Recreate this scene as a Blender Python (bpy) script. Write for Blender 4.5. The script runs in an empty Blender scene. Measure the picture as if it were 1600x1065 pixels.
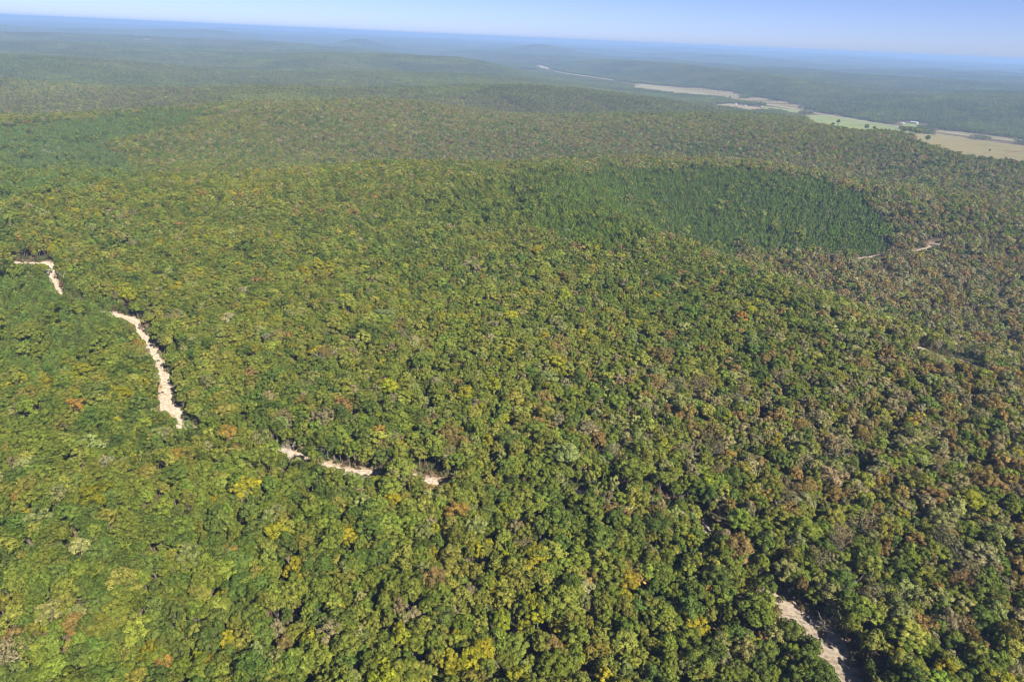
import bpy, math, random
import numpy as np

random.seed(7)
RNG = np.random.default_rng(11)
scene = bpy.context.scene
COL = scene.collection
R = math.radians

# ------------------------------------------------------------------ camera
CAM_H = 210.0
PITCH = R(23.95)
ROLL = R(2.5)
LENS, SENSOR = 24.0, 36.0
IMG_W, IMG_H = 1600.0, 1065.0
FPX = LENS / SENSOR * IMG_W
cam_data = bpy.data.cameras.new('camera')
cam_data.lens = LENS
cam_data.sensor_width = SENSOR
cam_data.clip_start = 1.0
cam_data.clip_end = 120000.0
cam = bpy.data.objects.new('camera', cam_data)
COL.objects.link(cam)
from mathutils import Matrix
cam.matrix_world = (Matrix.Translation((0, 0, CAM_H)) @ Matrix.Rotation(R(90) - PITCH, 4, 'X')
                    @ Matrix.Rotation(ROLL, 4, 'Z'))
scene.camera = cam

# ------------------------------------------------------------------ sky, sun, exposure
SUN_EL, SUN_AZ = R(41.0), R(141.0)          # azimuth clockwise from +Y: behind the viewer, to the right
world = bpy.data.worlds.new('World')
scene.world = world
world.use_nodes = True
wn = world.node_tree
sky = wn.nodes.new('ShaderNodeTexSky')
sky.sky_type = 'NISHITA'
sky.sun_disc = False
sky.sun_elevation = SUN_EL
sky.sun_rotation = SUN_AZ
sky.altitude = 300
sky.air_density = 0.5
sky.dust_density = 0.45
sky.ozone_density = 5.0
bg = wn.nodes['Background']
bg.inputs['Strength'].default_value = 0.058
tintn = wn.nodes.new('ShaderNodeVectorMath'); tintn.operation = 'MULTIPLY'
tintn.inputs[1].default_value = (1.02, 0.90, 1.02)          # white balance of the whole sky
wn.links.new(sky.outputs['Color'], tintn.inputs[0])
wn.links.new(tintn.outputs[0], bg.inputs['Color'])
sun_data = bpy.data.lights.new('sun', 'SUN')
sun_data.energy = 5.0
sun_data.angle = R(0.53)
sun_data.color = (1.0, 0.93, 0.80)
sun = bpy.data.objects.new('sun', sun_data)
COL.objects.link(sun)
sd = (math.sin(SUN_AZ) * math.cos(SUN_EL), math.cos(SUN_AZ) * math.cos(SUN_EL), math.sin(SUN_EL))
from mathutils import Vector
sun.rotation_euler = Vector(sd).to_track_quat('Z', 'Y').to_euler()
vs = scene.view_settings
vs.view_transform = 'Standard'
vs.look = 'None'
vs.gamma = 1.0
vs.use_curve_mapping = False
vs.exposure = 1.34
cy = scene.cycles
cy.max_bounces = 5
cy.diffuse_bounces = 4
cy.glossy_bounces = 1
cy.transmission_bounces = 2
cy.transparent_max_bounces = 4
cy.volume_bounces = 1
cy.use_denoising = True
cy.pixel_filter_type = 'BLACKMAN_HARRIS'
cy.filter_width = 1.1
HAZE_DENSITY = 8.6e-5
HAZE_COLOR = (0.305, 0.48, 0.83)

# ------------------------------------------------------------------ noise and terrain
def _hash(ix, iy, s):
    h = (ix.astype(np.int64) * 374761393 + iy.astype(np.int64) * 668265263 + s * 1274126177) & 0x7fffffff
    h = ((h ^ (h >> 13)) * 1274126177) & 0x7fffffff
    return ((h ^ (h >> 16)) & 0xffff) / 32767.5 - 1.0

def noise(x, y, s=0):
    x = np.asarray(x, float); y = np.asarray(y, float)
    ix, iy = np.floor(x), np.floor(y)
    fx, fy = x - ix, y - iy
    fx = fx * fx * (3 - 2 * fx); fy = fy * fy * (3 - 2 * fy)
    a = _hash(ix, iy, s); b = _hash(ix + 1, iy, s); c = _hash(ix, iy + 1, s); d = _hash(ix + 1, iy + 1, s)
    return (a * (1 - fx) + b * fx) * (1 - fy) + (c * (1 - fx) + d * fx) * fy

def smooth(v, a, b):
    t = np.clip((v - a) / (b - a), 0, 1)
    return t * t * (3 - 2 * t)

VALLEY = np.array([(2600, 100), (1700, 900), (1320, 1330), (1080, 1580), (880, 1820), (720, 2080), (590, 2450), (470, 2900),
                   (300, 3500), (70, 4500), (-600, 5800), (-1700, 7400), (-3200, 9000)], float)

def dist_polyline(x, y, P):
    best = np.full(np.shape(x), 1e9)
    for (x0, y0), (x1, y1) in zip(P[:-1], P[1:]):
        dx, dy = x1 - x0, y1 - y0
        t = np.clip(((x - x0) * dx + (y - y0) * dy) / (dx * dx + dy * dy), 0, 1)
        best = np.minimum(best, np.hypot(x - x0 - t * dx, y - y0 - t * dy))
    return best

KS = 1.75
RIDGES = [(a, w, np.array(p, float)) for a, w, p in (       # crests and hollows: height, half width, line
    (18, 105, [(-90, 600), (100, 730), (230, 735), (320, 660), (430, 560)]), (-20, 95, [(-160, 820), (100, 950), (260, 940), (420, 830)]),
    (9, 130, [(-150, 1230), (100, 1170), (304, 1220), (480, 1060), (660, 900), (820, 760)]), (-22, 140, [(-100, 1480), (150, 1450), (320, 1480)]),
    (12, 120, [(-900, 620), (-600, 830), (-430, 990), (-250, 1130)]), (-17, 85, [(-720, 560), (-450, 690), (-220, 840), (0, 880)]), (-15, 130, [(-800, 960), (-520, 1230), (-250, 1400)]),
    (9, 150, [(-1500, 1350), (-900, 1480), (-400, 1620), (100, 1780)]), (-11, 170, [(-1500, 1750), (-900, 1850), (-300, 2000)]), (7, 200, [(-2200, 2000), (-1200, 2250), (-300, 2450)]),
    (-8, 240, [(-2200, 2600), (-1000, 2850), (0, 3000)]), (6, 300, [(-3200, 3000), (-1500, 3500), (-200, 3700)]),
    (7, 260, [(1400, 2300), (1000, 2900), (700, 3800)]), (-7, 220, [(1900, 2600), (1500, 3300), (1100, 4300)]), (7, 300, [(3000, 2600), (2300, 3700), (1700, 5000)]))]
def height(x, y):
    x = np.asarray(x, float) / KS; y = np.asarray(y, float) / KS
    r = np.hypot(x, y)
    ridge_calm = 1 - .6 * smooth(x, 150, 350) * (1 - smooth(y, 1500, 2000))
    n = 20 * ridge_calm * noise(x / 430, y / 430, 1) + 3.0 * noise(x / 170, y / 170, 2) + 0.5 * noise(x / 35, y / 35, 8)
    n = n * (0.2 + 0.8 * smooth(r, 120, 600))
    n += 20 * ridge_calm * smooth(r, 700, 2600) * noise(x / 1300 + 3.3, y / 1300, 3)
    n += 20 * smooth(r, 3000, 9000) * noise(x / 4200 + .7, y / 4200, 4) + 12 * smooth(r, 3000, 9000) * noise(x / 1100, y / 1100, 5)
    s = (x - 130) * .84 + (y - 350) * .54
    drop = smooth(s, -15, 115) * smooth(x, 10, 150) * (1 - smooth(y, 480, 860)) * (1 - smooth(x, 500, 900) * .5)
    n -= 36 * drop
    # broad hollow on the way to the far left ridge
    n -= 14 * np.exp(-(((x + 330) / 420) ** 2 + ((y - 700 - 0.25 * x) / 90) ** 2))
    for A, wd, P in RIDGES:
        n += A * np.exp(-(dist_polyline(x, y, P) / wd) ** 2)
    d = dist_polyline(x, y, VALLEY)
    w = 1 - smooth(d, 170, 620)
    n = n * (1 - w) + (-46.0) * w
    for (cx, cy_, hh, sx, sy) in ((-1640, 7400, 80, 260, 400), (150, 7800, 76, 380, 500), (-3600, 8200, 40, 900, 500), (3000, 8600, 30, 1200, 500), (-6000, 15000, 40, 3000, 1500), (5000, 15500, 40, 3500, 1500)):
        n += hh * np.exp(-((x - cx) / sx) ** 2 - ((y - cy_) / sy) ** 2)
    return n * KS

def view_ray(px, py):
    x = (px - IMG_W / 2) / FPX; y = -(py - IMG_H / 2) / FPX
    c, s = math.cos(ROLL), math.sin(ROLL)
    xr, yr = x * c - y * s, x * s + y * c
    cp, sp = math.cos(PITCH), math.sin(PITCH)
    return np.array([xr, cp + yr * sp, -sp + yr * cp])

def at(px, py):
    """the point of the ground that lies in that direction"""
    d = view_ray(px, py)
    t = np.geomspace(100, 80000, 6000)
    z = CAM_H + d[2] * t - height(d[0] * t, d[1] * t)
    k = np.argmax(z < 0)
    if z[k] >= 0:
        k = len(t) - 1
    t0, t1 = t[max(k - 1, 0)], t[k]
    for _ in range(20):
        m = .5 * (t0 + t1)
        if CAM_H + d[2] * m - float(height(d[0] * m, d[1] * m)) < 0: t1 = m
        else: t0 = m
    return np.array([d[0] * t1, d[1] * t1])

def project(x, y, z):
    dz = np.asarray(z) - CAM_H
    cp, sp = math.cos(PITCH), math.sin(PITCH)
    depth = y * cp - dz * sp
    up = y * sp + dz * cp
    xr, yr = x / depth, up / depth
    c, s = math.cos(ROLL), math.sin(ROLL)
    return IMG_W / 2 + (xr * c + yr * s) * FPX, IMG_H / 2 - (-xr * s + yr * c) * FPX

# ------------------------------------------------------------------ materials
def new_mat(name):
    m = bpy.data.materials.new(name)
    m.use_nodes = True
    nt = m.node_tree
    nt.nodes.clear()
    out = nt.nodes.new('ShaderNodeOutputMaterial')
    return m, nt, out

def N(nt, t, **kw):
    n = nt.nodes.new(t)
    for k, v in kw.items():
        if k.startswith('i_'):
            n.inputs[k[2:].replace('_', ' ')].default_value = v
        else:
            setattr(n, k, v)
    return n

def leaf_material(name, translucency=0.28, attr='col'):
    m, nt, out = new_mat(name)
    a = N(nt, 'ShaderNodeAttribute', attribute_name=attr, attribute_type='INSTANCER')
    lv = N(nt, 'ShaderNodeAttribute', attribute_name='lv', attribute_type='GEOMETRY')
    mr = N(nt, 'ShaderNodeMapRange'); mr.inputs['To Min'].default_value = 0.62; mr.inputs['To Max'].default_value = 1.42
    nt.links.new(lv.outputs['Fac'], mr.inputs['Value'])
    mr2 = N(nt, 'ShaderNodeMapRange'); mr2.inputs['To Min'].default_value = 0.54; mr2.inputs['To Max'].default_value = 1.50
    nt.links.new(lv.outputs['Fac'], mr2.inputs['Value'])
    cb = N(nt, 'ShaderNodeCombineXYZ'); nt.links.new(mr2.outputs['Result'], cb.inputs['X']); nt.links.new(mr.outputs['Result'], cb.inputs['Y']); nt.links.new(mr.outputs['Result'], cb.inputs['Z'])
    mul = N(nt, 'ShaderNodeVectorMath', operation='MULTIPLY')
    nt.links.new(a.outputs['Color'], mul.inputs[0]); nt.links.new(cb.outputs[0], mul.inputs[1])
    d = N(nt, 'ShaderNodeBsdfDiffuse'); t = N(nt, 'ShaderNodeBsdfTranslucent')
    mx = N(nt, 'ShaderNodeMixShader'); mx.inputs['Fac'].default_value = translucency
    nt.links.new(mul.outputs[0], d.inputs['Color']); nt.links.new(mul.outputs[0], t.inputs['Color'])
    nt.links.new(d.outputs[0], mx.inputs[1]); nt.links.new(t.outputs[0], mx.inputs[2])
    nt.links.new(mx.outputs[0], out.inputs['Surface'])
    return m

def noise_material(name, stops, scale=1.0, detail=6, rough=0.95, bump=0.0, distortion=0.0, second=None):
    """stops: [(pos, colour)] over a noise of real-world scale (1/m)"""
    m, nt, out = new_mat(name)
    geo = N(nt, 'ShaderNodeNewGeometry')
    nz = N(nt, 'ShaderNodeTexNoise'); nz.inputs['Scale'].default_value = scale; nz.inputs['Detail'].default_value = detail
    nz.inputs['Distortion'].default_value = distortion
    nt.links.new(geo.outputs['Position'], nz.inputs['Vector'])
    rp = N(nt, 'ShaderNodeValToRGB')
    e = rp.color_ramp.elements
    while len(e) < len(stops): e.new(0.5)
    for k, (p, c) in enumerate(stops):
        e[k].position = p; e[k].color = (*c, 1)
    nt.links.new(nz.outputs['Fac'], rp.inputs['Fac'])
    b = N(nt, 'ShaderNodeBsdfDiffuse')
    b.inputs['Roughness'].default_value = rough
    nt.links.new(rp.outputs['Color'], b.inputs['Color'])
    if bump:
        bp = N(nt, 'ShaderNodeBump'); bp.inputs['Strength'].default_value = bump; bp.inputs['Distance'].default_value = 0.6
        nt.links.new(nz.outputs['Fac'], bp.inputs['Height']); nt.links.new(bp.outputs['Normal'], b.inputs['Normal'])
    nt.links.new(b.outputs[0], out.inputs['Surface'])
    return m, nt, rp, b

def flat_material(name, c, rough=0.9):
    m, nt, out = new_mat(name)
    b = N(nt, 'ShaderNodeBsdfPrincipled')
    b.inputs['Roughness'].default_value = rough
    geo = N(nt, 'ShaderNodeNewGeometry')
    nz = N(nt, 'ShaderNodeTexNoise'); nz.inputs['Scale'].default_value = 1.3; nz.inputs['Detail'].default_value = 5
    nt.links.new(geo.outputs['Position'], nz.inputs['Vector'])
    rp = N(nt, 'ShaderNodeValToRGB'); e = rp.color_ramp.elements
    e[0].position, e[1].position = .3, .7
    e[0].color = (*[v * .8 for v in c], 1); e[1].color = (*[min(v * 1.12, 1) for v in c], 1)
    nt.links.new(nz.outputs['Fac'], rp.inputs['Fac'])
    nt.links.new(rp.outputs['Color'], b.inputs['Base Color'])
    nt.links.new(b.outputs[0], out.inputs['Surface'])
    return m

M_LEAF = leaf_material('leaves', .27)
M_NEEDLE = leaf_material('needles', .15)
M_SHRUB = leaf_material('shrub_leaves', .25)
M_BARK = noise_material('bark', [(.3, (.07, .055, .04)), (.7, (.17, .145, .115))], scale=2.5)[0]
M_GREYWOOD = noise_material('weathered_wood', [(.3, (.22, .19, .165)), (.7, (.42, .38, .34))], scale=2.0)[0]
M_SAND, nts, rps, bs = noise_material('sandy_track', [(.3, (.16, .122, .09)), (.45, (.25, .205, .155)), (.58, (.33, .28, .22)), (.72, (.20, .155, .115))], scale=.55, detail=9, bump=.25)
ac = N(nts, 'ShaderNodeAttribute', attribute_name='across')
ab = N(nts, 'ShaderNodeMath', operation='ABSOLUTE'); nts.links.new(ac.outputs['Fac'], ab.inputs[0])
sub_ = N(nts, 'ShaderNodeMath', operation='SUBTRACT'); nts.links.new(ab.outputs[0], sub_.inputs[0]); sub_.inputs[1].default_value = .42
ab2 = N(nts, 'ShaderNodeMath', operation='ABSOLUTE'); nts.links.new(sub_.outputs[0], ab2.inputs[0])       # 0 in the wheel ruts, .42 on the crown, .58 at the edge
n2 = N(nts, 'ShaderNodeTexNoise'); n2.inputs['Scale'].default_value = .45; n2.inputs['Detail'].default_value = 7
g2_ = N(nts, 'ShaderNodeNewGeometry'); nts.links.new(g2_.outputs['Position'], n2.inputs['Vector'])
mu = N(nts, 'ShaderNodeMath', operation='MULTIPLY'); nts.links.new(ab2.outputs[0], mu.inputs[0]); nts.links.new(n2.outputs['Fac'], mu.inputs[1])
mrr = N(nts, 'ShaderNodeMapRange'); mrr.inputs['From Min'].default_value = .17; mrr.inputs['From Max'].default_value = .30; mrr.inputs['To Max'].default_value = .8
nts.links.new(mu.outputs[0], mrr.inputs['Value'])
mxs = N(nts, 'ShaderNodeMix', data_type='RGBA'); nts.links.new(mrr.outputs['Result'], mxs.inputs['Factor']); nts.links.new(rps.outputs['Color'], mxs.inputs['A'])
mxs.inputs['B'].default_value = (.15, .125, .07, 1)          # dry grass and leaf litter between and beside the ruts
nts.links.new(mxs.outputs['Result'], bs.inputs['Color'])
M_GRAVEL = noise_material('gravel_road', [(.3, (.25, .22, .185)), (.7, (.33, .30, .255))], scale=.08)[0]
M_FIELD_GREEN = noise_material('pasture', [(.3, (.11, .14, .05)), (.55, (.15, .17, .065)), (.75, (.19, .185, .085))], scale=.02, detail=7)[0]
M_FIELD_DRY = noise_material('dry_hayfield', [(.3, (.135, .125, .066)), (.55, (.17, .15, .085)), (.75, (.145, .14, .066))], scale=.02, detail=7)[0]
M_FIELD_BARE = noise_material('bare_field', [(.3, (.155, .13, .09)), (.7, (.205, .17, .12))], scale=.02, detail=7)[0]
M_WHITE = flat_material('white_siding', (.42, .42, .42), .7)
M_ROOFGREY = flat_material('grey_roofing', (.30, .31, .33), .6)
M_ROOFWHITE = flat_material('pale_metal_roofing', (.40, .41, .43), .5)
M_RUST = flat_material('rusty_roofing', (.36, .20, .13), .6)
M_GLASS = flat_material('dark_window', (.04, .05, .06), .2)

# ------------------------------------------------------------------ mesh helpers
def mesh_np(name, verts, faces, mats, fattr=None, mat_idx=None, smooth_shade=False):
    """verts (n,3); faces (m,k) all with k corners"""
    verts = np.asarray(verts, np.float32); faces = np.asarray(faces, np.int32)
    me = bpy.data.meshes.new(name)
    m, k = faces.shape
    me.vertices.add(len(verts)); me.vertices.foreach_set('co', verts.ravel())
    me.loops.add(m * k); me.loops.foreach_set('vertex_index', faces.ravel())
    me.polygons.add(m); me.polygons.foreach_set('loop_start', np.arange(0, m * k, k, dtype=np.int32))
    if mat_idx is not None: me.polygons.foreach_set('material_index', np.asarray(mat_idx, np.int32))
    if smooth_shade: me.polygons.foreach_set('use_smooth', np.ones(m, bool))
    for a in mats: me.materials.append(a)
    if fattr is not None:
        at_ = me.attributes.new('lv', 'FLOAT', 'FACE'); at_.data.foreach_set('value', np.asarray(fattr, np.float32))
    me.update(calc_edges=True)
    return me

def link(name, me, parent=None, loc=(0, 0, 0)):
    o = bpy.data.objects.new(name, me)
    COL.objects.link(o)
    o.location = loc
    o.parent = parent
    return o

def unit(v):
    return v / np.maximum(np.linalg.norm(v, axis=-1, keepdims=True), 1e-9)

def leaf_quads(c, n, size, rng, aspect=.62):
    """small diamond-shaped leaf sprays at c facing n"""
    k = len(c)
    a = unit(np.cross(n, rng.normal(size=(k, 3))))
    b = np.cross(n, a)
    s = (size * rng.uniform(.65, 1.35, (k, 1)))
    bend = n * s * rng.uniform(-.25, .25, (k, 1))
    v = np.stack([c - a * s, c + b * s * aspect + bend, c + a * s, c - b * s * aspect + bend], 1).reshape(-1, 3)
    f = np.arange(4 * k).reshape(k, 4)
    return v, f

def crown_points(rng, RX, RZ, zc, nl, per, lobe, droop=.15, up=-.35):
    """clumps of foliage spread through a lumpy crown; returns leaf centres and normals"""
    ga = math.pi * (3 - math.sqrt(5))
    i = np.arange(nl) + .5
    cz = 1 - i / nl * (1 - up)
    th = i * ga + rng.normal(0, .35, nl)
    cz = np.clip(cz + rng.normal(0, .08, nl), -1, 1)
    sr = np.sqrt(1 - cz * cz)
    rad = rng.uniform(.58, 1.0, nl)
    lc = np.stack([np.cos(th) * sr * rad * RX, np.sin(th) * sr * rad * RX, zc + cz * rad * RZ], 1)
    lr = lobe * RX * rng.uniform(.65, 1.35, nl)
    ctr = np.array([0, 0, zc - RZ * .35])
    C, Nn, V = [], [], []
    for k in range(nl):
        n = max(4, int(per * (lr[k] / (lobe * RX)) ** 2))
        d = unit(rng.normal(size=(n * 2, 3)))
        outw = unit(lc[k] - ctr)
        d = d[np.argsort(-(d @ outw) + rng.uniform(-.5, .5, n * 2))][:n]
        rr = lr[k] * rng.uniform(.8, 1.06, (n, 1))
        sq = np.array([1, 1, .82])
        C.append(lc[k] + d * rr * sq)
        Nn.append(unit(d + rng.normal(0, .33, (n, 3)) + np.array([0, 0, .15])))
        V.append(np.clip(rng.normal(.5, .18, n) + rng.normal(0, .17), 0, 1))
    return np.concatenate(C), np.concatenate(Nn), np.concatenate(V), lc, lr

def tube(path, radii, sides=6):
    path = np.asarray(path, float)
    v, f = [], []
    for k, (p, r) in enumerate(zip(path, radii)):
        t = unit(path[min(k + 1, len(path) - 1)] - path[max(k - 1, 0)])
        a = unit(np.cross(t, [.31, .95, .05])); b = np.cross(t, a)
        for j in range(sides):
            q = 2 * math.pi * j / sides
            v.append(p + (a * math.cos(q) + b * math.sin(q)) * r)
        if k:
            for j in range(sides):
                j2 = (j + 1) % sides
                f.append((len(v) - 2 * sides + j, len(v) - 2 * sides + j2, len(v) - sides + j2, len(v) - sides + j))
    return np.array(v), np.array(f)

def cat(parts):
    vs_, fs_, o = [], [], 0
    for v, f in parts:
        vs_.append(v); fs_.append(np.asarray(f) + o); o += len(v)
    return np.concatenate(vs_), np.concatenate(fs_)

def trunk_geo(rng, H, r0, limbs, sides=6):
    parts = []
    bend = rng.normal(0, .25, (4, 2))
    pts = [np.array([0, 0, -.5])] + [np.array([*(bend[k] * (k + 1) * .4), H * (k + 1) / 4]) for k in range(4)]
    parts.append(tube(pts, [r0 * 1.25, r0, r0 * .8, r0 * .55, r0 * .2], sides))
    for e in limbs:
        z = rng.uniform(.35, .75) * H
        k = z / H * 4
        base = pts[int(k)] + (pts[int(k) + 1] - pts[int(k)]) * (k - int(k)) if int(k) < 4 else pts[-1]
        base = np.array([np.interp(z, [p[2] for p in pts], [p[0] for p in pts]), np.interp(z, [p[2] for p in pts], [p[1] for p in pts]), z])
        mid = base * .45 + np.asarray(e) * .55 + np.array([0, 0, -.3])
        parts.append(tube([base, mid, e], [r0 * .38, r0 * .25, r0 * .08], 5))
    return cat(parts)

def broadleaf(seed, RX, RZ, H, nl, per, lobe, size, trunk_limbs=5):
    rng = np.random.default_rng(seed)
    zc = H - RZ
    c, n, v, lc, lr = crown_points(rng, RX, RZ, zc, nl, per, lobe)
    # a looser filling inside so that the crown is not hollow
    k = len(c) // 7
    d = unit(rng.normal(size=(k, 3))) * rng.uniform(.2, .62, (k, 1)) * np.array([RX, RX, RZ]) + np.array([0, 0, zc])
    c = np.concatenate([c, d]); n = np.concatenate([n, unit(rng.normal(size=(k, 3)))]); v = np.concatenate([v, rng.uniform(.2, .6, k)])
    lv, lf = leaf_quads(c, n, size, rng)
    limbs = lc[rng.permutation(len(lc))[:trunk_limbs]]
    return (lv, lf, v), trunk_geo(rng, zc + RZ * .4, .17 + RX * .02, limbs)

def pine(seed, H, RX, nl, per, size):
    """a young pine: a dense pointed crown of needle tufts on whorled branches"""
    rng = np.random.default_rng(seed)
    C, Nn, V = [], [], []
    ga = math.pi * (3 - math.sqrt(5))
    for k in range(nl):
        t = (k + .5) / nl
        z = H * (.16 + .80 * t ** .9)
        r = RX * (1 - .93 * t ** 1.5) * rng.uniform(.72, 1.1)
        th = k * ga + rng.normal(0, .25)
        lc = np.array([math.cos(th) * r * .72, math.sin(th) * r * .72, z])
        lr = RX * (.30 + .20 * (1 - t)) * rng.uniform(.8, 1.2)
        d = unit(rng.normal(size=(per, 3)) + np.array([math.cos(th) * .8, math.sin(th) * .8, .5]))
        C.append(lc + d * lr * rng.uniform(.7, 1.05, (per, 1)) * np.array([1, 1, .8]))
        Nn.append(unit(d + rng.normal(0, .4, (per, 3))))
        V.append(np.clip(rng.normal(.5, .2, per) + rng.normal(0, .1), 0, 1))
    lv, lf = leaf_quads(np.concatenate(C), np.concatenate(Nn), size, rng, .5)
    return (lv, lf, np.concatenate(V)), tube([(0, 0, -.3), (0, 0, H * .5), (0, 0, H * .95)], [.13, .09, .02], 5)

def bare(seed, H, spread):
    """a leafless tree: trunk and forking branches"""
    rng = np.random.default_rng(seed)
    trunk = tube([(0, 0, -.4), (.1, 0, H * .3), (.2, .1, H * .6)], [.24, .19, .13], 6)
    parts = []
    def grow(p, d, L, r, lev):
        q = p + d * L * .5 + rng.normal(0, .07 * L, 3)
        e = q + unit(d + rng.normal(0, .18, 3)) * L * .5
        parts.append(tube([p, q, e], [r, r * .8, r * .55], 5 if lev < 2 else 4))
        if lev >= 3: return
        for _ in range(3 if lev < 2 else 3):
            nd = unit(d + rng.normal(0, .55 + .1 * lev, 3) + np.array([0, 0, .12]))
            grow(e if rng.random() < .6 else q, nd, L * rng.uniform(.55, .8), max(r * .55, .028), lev + 1)
    for k in range(7):
        th = k * 2.4 + rng.normal(0, .3)
        z = H * (.33 + .27 * k / 7)
        grow(np.array([.15, .05, z]), unit(np.array([math.cos(th) * spread, math.sin(th) * spread, .9])), H * .24, .1, 1)
    return trunk, cat(parts)

def shrub(seed, size):
    rng = np.random.default_rng(seed)
    c, n, v, lc, lr = crown_points(rng, 1.0, .8, .75, 9, 22, .5, up=-.2)
    lv, lf = leaf_quads(c, n, size, rng)
    return lv, lf, v

# ------------------------------------------------------------------ ground
def polar(r0, r1, nr, na, half=None):
    rad = np.geomspace(r0, r1, nr)
    if half is None:
        front = np.linspace(-R(58), R(58), int(na * .72))
        back = np.linspace(R(58), 2 * math.pi - R(58), na - len(front) + 2)[1:-1]
        ang = np.concatenate([front, back]); wrap = True
    else:
        ang = np.linspace(-half, half, na); wrap = False
    A, Q = np.meshgrid(ang, rad)
    x, y = np.sin(A) * Q, np.cos(A) * Q
    n = len(ang)
    i, j = np.meshgrid(np.arange(nr - 1), np.arange(n if wrap else n - 1), indexing='ij')
    j2 = (j + 1) % n
    f = np.stack([i * n + j2, i * n + j, (i + 1) * n + j, (i + 1) * n + j2], -1).reshape(-1, 4)
    return x.ravel(), y.ravel(), f

# tracks (listed by the direction they are seen in; the points are found on the ground)
TRACKS = [
    ([(-60, 418), (25, 411), (60, 412), (76, 410), (80, 422), (84, 440), (96, 458), (130, 478), (172, 491), (205, 501), (222, 522), (240, 552), (256, 585),
      (262, 612), (266, 640), (285, 668), (345, 692), (440, 708), (520, 733), (585, 743), (640, 745), (688, 757), (760, 772), (850, 772), (940, 775),
      (1040, 795), (1106, 830), (1180, 878), (1200, 925), (1232, 962), (1290, 1008), (1318, 1062), (1350, 1130)], 8.0),
    ([(1300, 408), (1345, 404), (1378, 399), (1425, 394), (1472, 380), (1520, 372)], 8.0),
    ([(1400, 530), (1432, 543), (1480, 556), (1530, 572), (1600, 590)], 7.0),
]
def resample(P, step):
    P = np.asarray(P, float)
    # Catmull-Rom through the points
    out = []
    Q = np.vstack([2 * P[0] - P[1], P, 2 * P[-1] - P[-2]])
    for k in range(1, len(Q) - 2):
        n = max(2, int(np.linalg.norm(Q[k + 1] - Q[k]) / step))
        t = np.linspace(0, 1, n, endpoint=False)[:, None]
        out.append(.5 * (2 * Q[k] + (Q[k + 1] - Q[k - 1]) * t + (2 * Q[k - 1] - 5 * Q[k] + 4 * Q[k + 1] - Q[k + 2]) * t ** 2
                         + (3 * Q[k] - Q[k - 1] - 3 * Q[k + 1] + Q[k + 2]) * t ** 3))
    out.append(P[-1:])
    return np.concatenate(out)

# stretches of ground the photograph shows between the trees
VISIBLE = []
for a, b in (((25, 411), (76, 412)), ((76, 412), (84, 440)), ((84, 440), (95, 458)), ((178, 492), (205, 501)), ((205, 501), (240, 552)), ((240, 552), (262, 612)), ((262, 612), (287, 668)), ((440, 706), (472, 717)),
             ((516, 728), (585, 744)), ((666, 752), (688, 760)), ((1100, 826), (1110, 833)), ((1220, 950), (1232, 962)), ((1232, 962), (1290, 1008)), ((1290, 1008), (1318, 1062)),
             ((1340, 404), (1375, 400)), ((1428, 393), (1470, 381)), ((1432, 543), (1482, 557)), ((1488, 559), (1530, 572)), ((905, 772), (914, 774))):
    A, B = at(*a), at(*b)
    n = max(2, int(np.linalg.norm(B - A) / 2.5))
    for t in np.linspace(0, 1, n): VISIBLE.append(A + (B - A) * t)
VISIBLE = np.array(VISIBLE)
TRACK_W = []
for pts, w in TRACKS:
    P = resample([at(*p) for p in pts], 3.5)
    open_ = np.array([np.hypot(*(VISIBLE - q).T).min() for q in P])
    TRACK_W.append((P, w, w * (1 - .62 * smooth(open_, 5, 16)) * (1 + .85 * smooth(P[:, 0], 100, 118) * (P[:, 1] < 218) + .55 * np.exp(-(np.hypot(P[:, 0] - at(272, 645)[0], P[:, 1] - at(272, 645)[1]) / 28) ** 2))))
def track_gap(x, y):
    """distance from the edge of the nearest track"""
    best = np.full(np.shape(x), 1e9)
    for P, w, ws in TRACK_W:
        for (x0, y0), (x1, y1), w0, w1 in zip(P[:-1], P[1:], ws[:-1], ws[1:]):
            k = np.where((np.abs(x - x0) < 25) & (np.abs(y - y0) < 25))[0]
            if not len(k): continue
            dx, dy = x1 - x0, y1 - y0
            t = np.clip(((x[k] - x0) * dx + (y[k] - y0) * dy) / (dx * dx + dy * dy), 0, 1)
            best[k] = np.minimum(best[k], np.hypot(x[k] - x0 - t * dx, y[k] - y0 - t * dy) - .5 * (w0 + (w1 - w0) * t))
    return best

x, y, f = polar(25, 42000, 250, 560)
z = height(x, y)
terrain_me = mesh_np('ground', np.stack([x, y, z], 1), f, [], smooth_shade=True)
dtr = track_gap(x, y)
barea = terrain_me.attributes.new('bare', 'FLOAT', 'POINT')
barea.data.foreach_set('value', (1 - smooth(dtr, 0.0, 7.0)).astype(np.float32))
M_GROUND, ntg, rpg, bsg = noise_material('forest_floor', [(.32, (.055, .04, .022)), (.47, (.125, .088, .052)), (.55, (.085, .065, .035)), (.68, (.085, .085, .035))], scale=.7, detail=10)
ga = N(ntg, 'ShaderNodeAttribute', attribute_name='bare')
gn = N(ntg, 'ShaderNodeTexNoise'); gn.inputs['Scale'].default_value = .35; gn.inputs['Detail'].default_value = 6
gg = N(ntg, 'ShaderNodeNewGeometry'); ntg.links.new(gg.outputs['Position'], gn.inputs['Vector'])
gm = N(ntg, 'ShaderNodeMath', operation='MULTIPLY'); ntg.links.new(ga.outputs['Fac'], gm.inputs[0]); ntg.links.new(gn.outputs['Fac'], gm.inputs[1])
gr = N(ntg, 'ShaderNodeMapRange'); gr.inputs['From Min'].default_value = .2; gr.inputs['From Max'].default_value = .45
ntg.links.new(gm.outputs[0], gr.inputs['Value'])
gx = N(ntg, 'ShaderNodeMix', data_type='RGBA')
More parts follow.
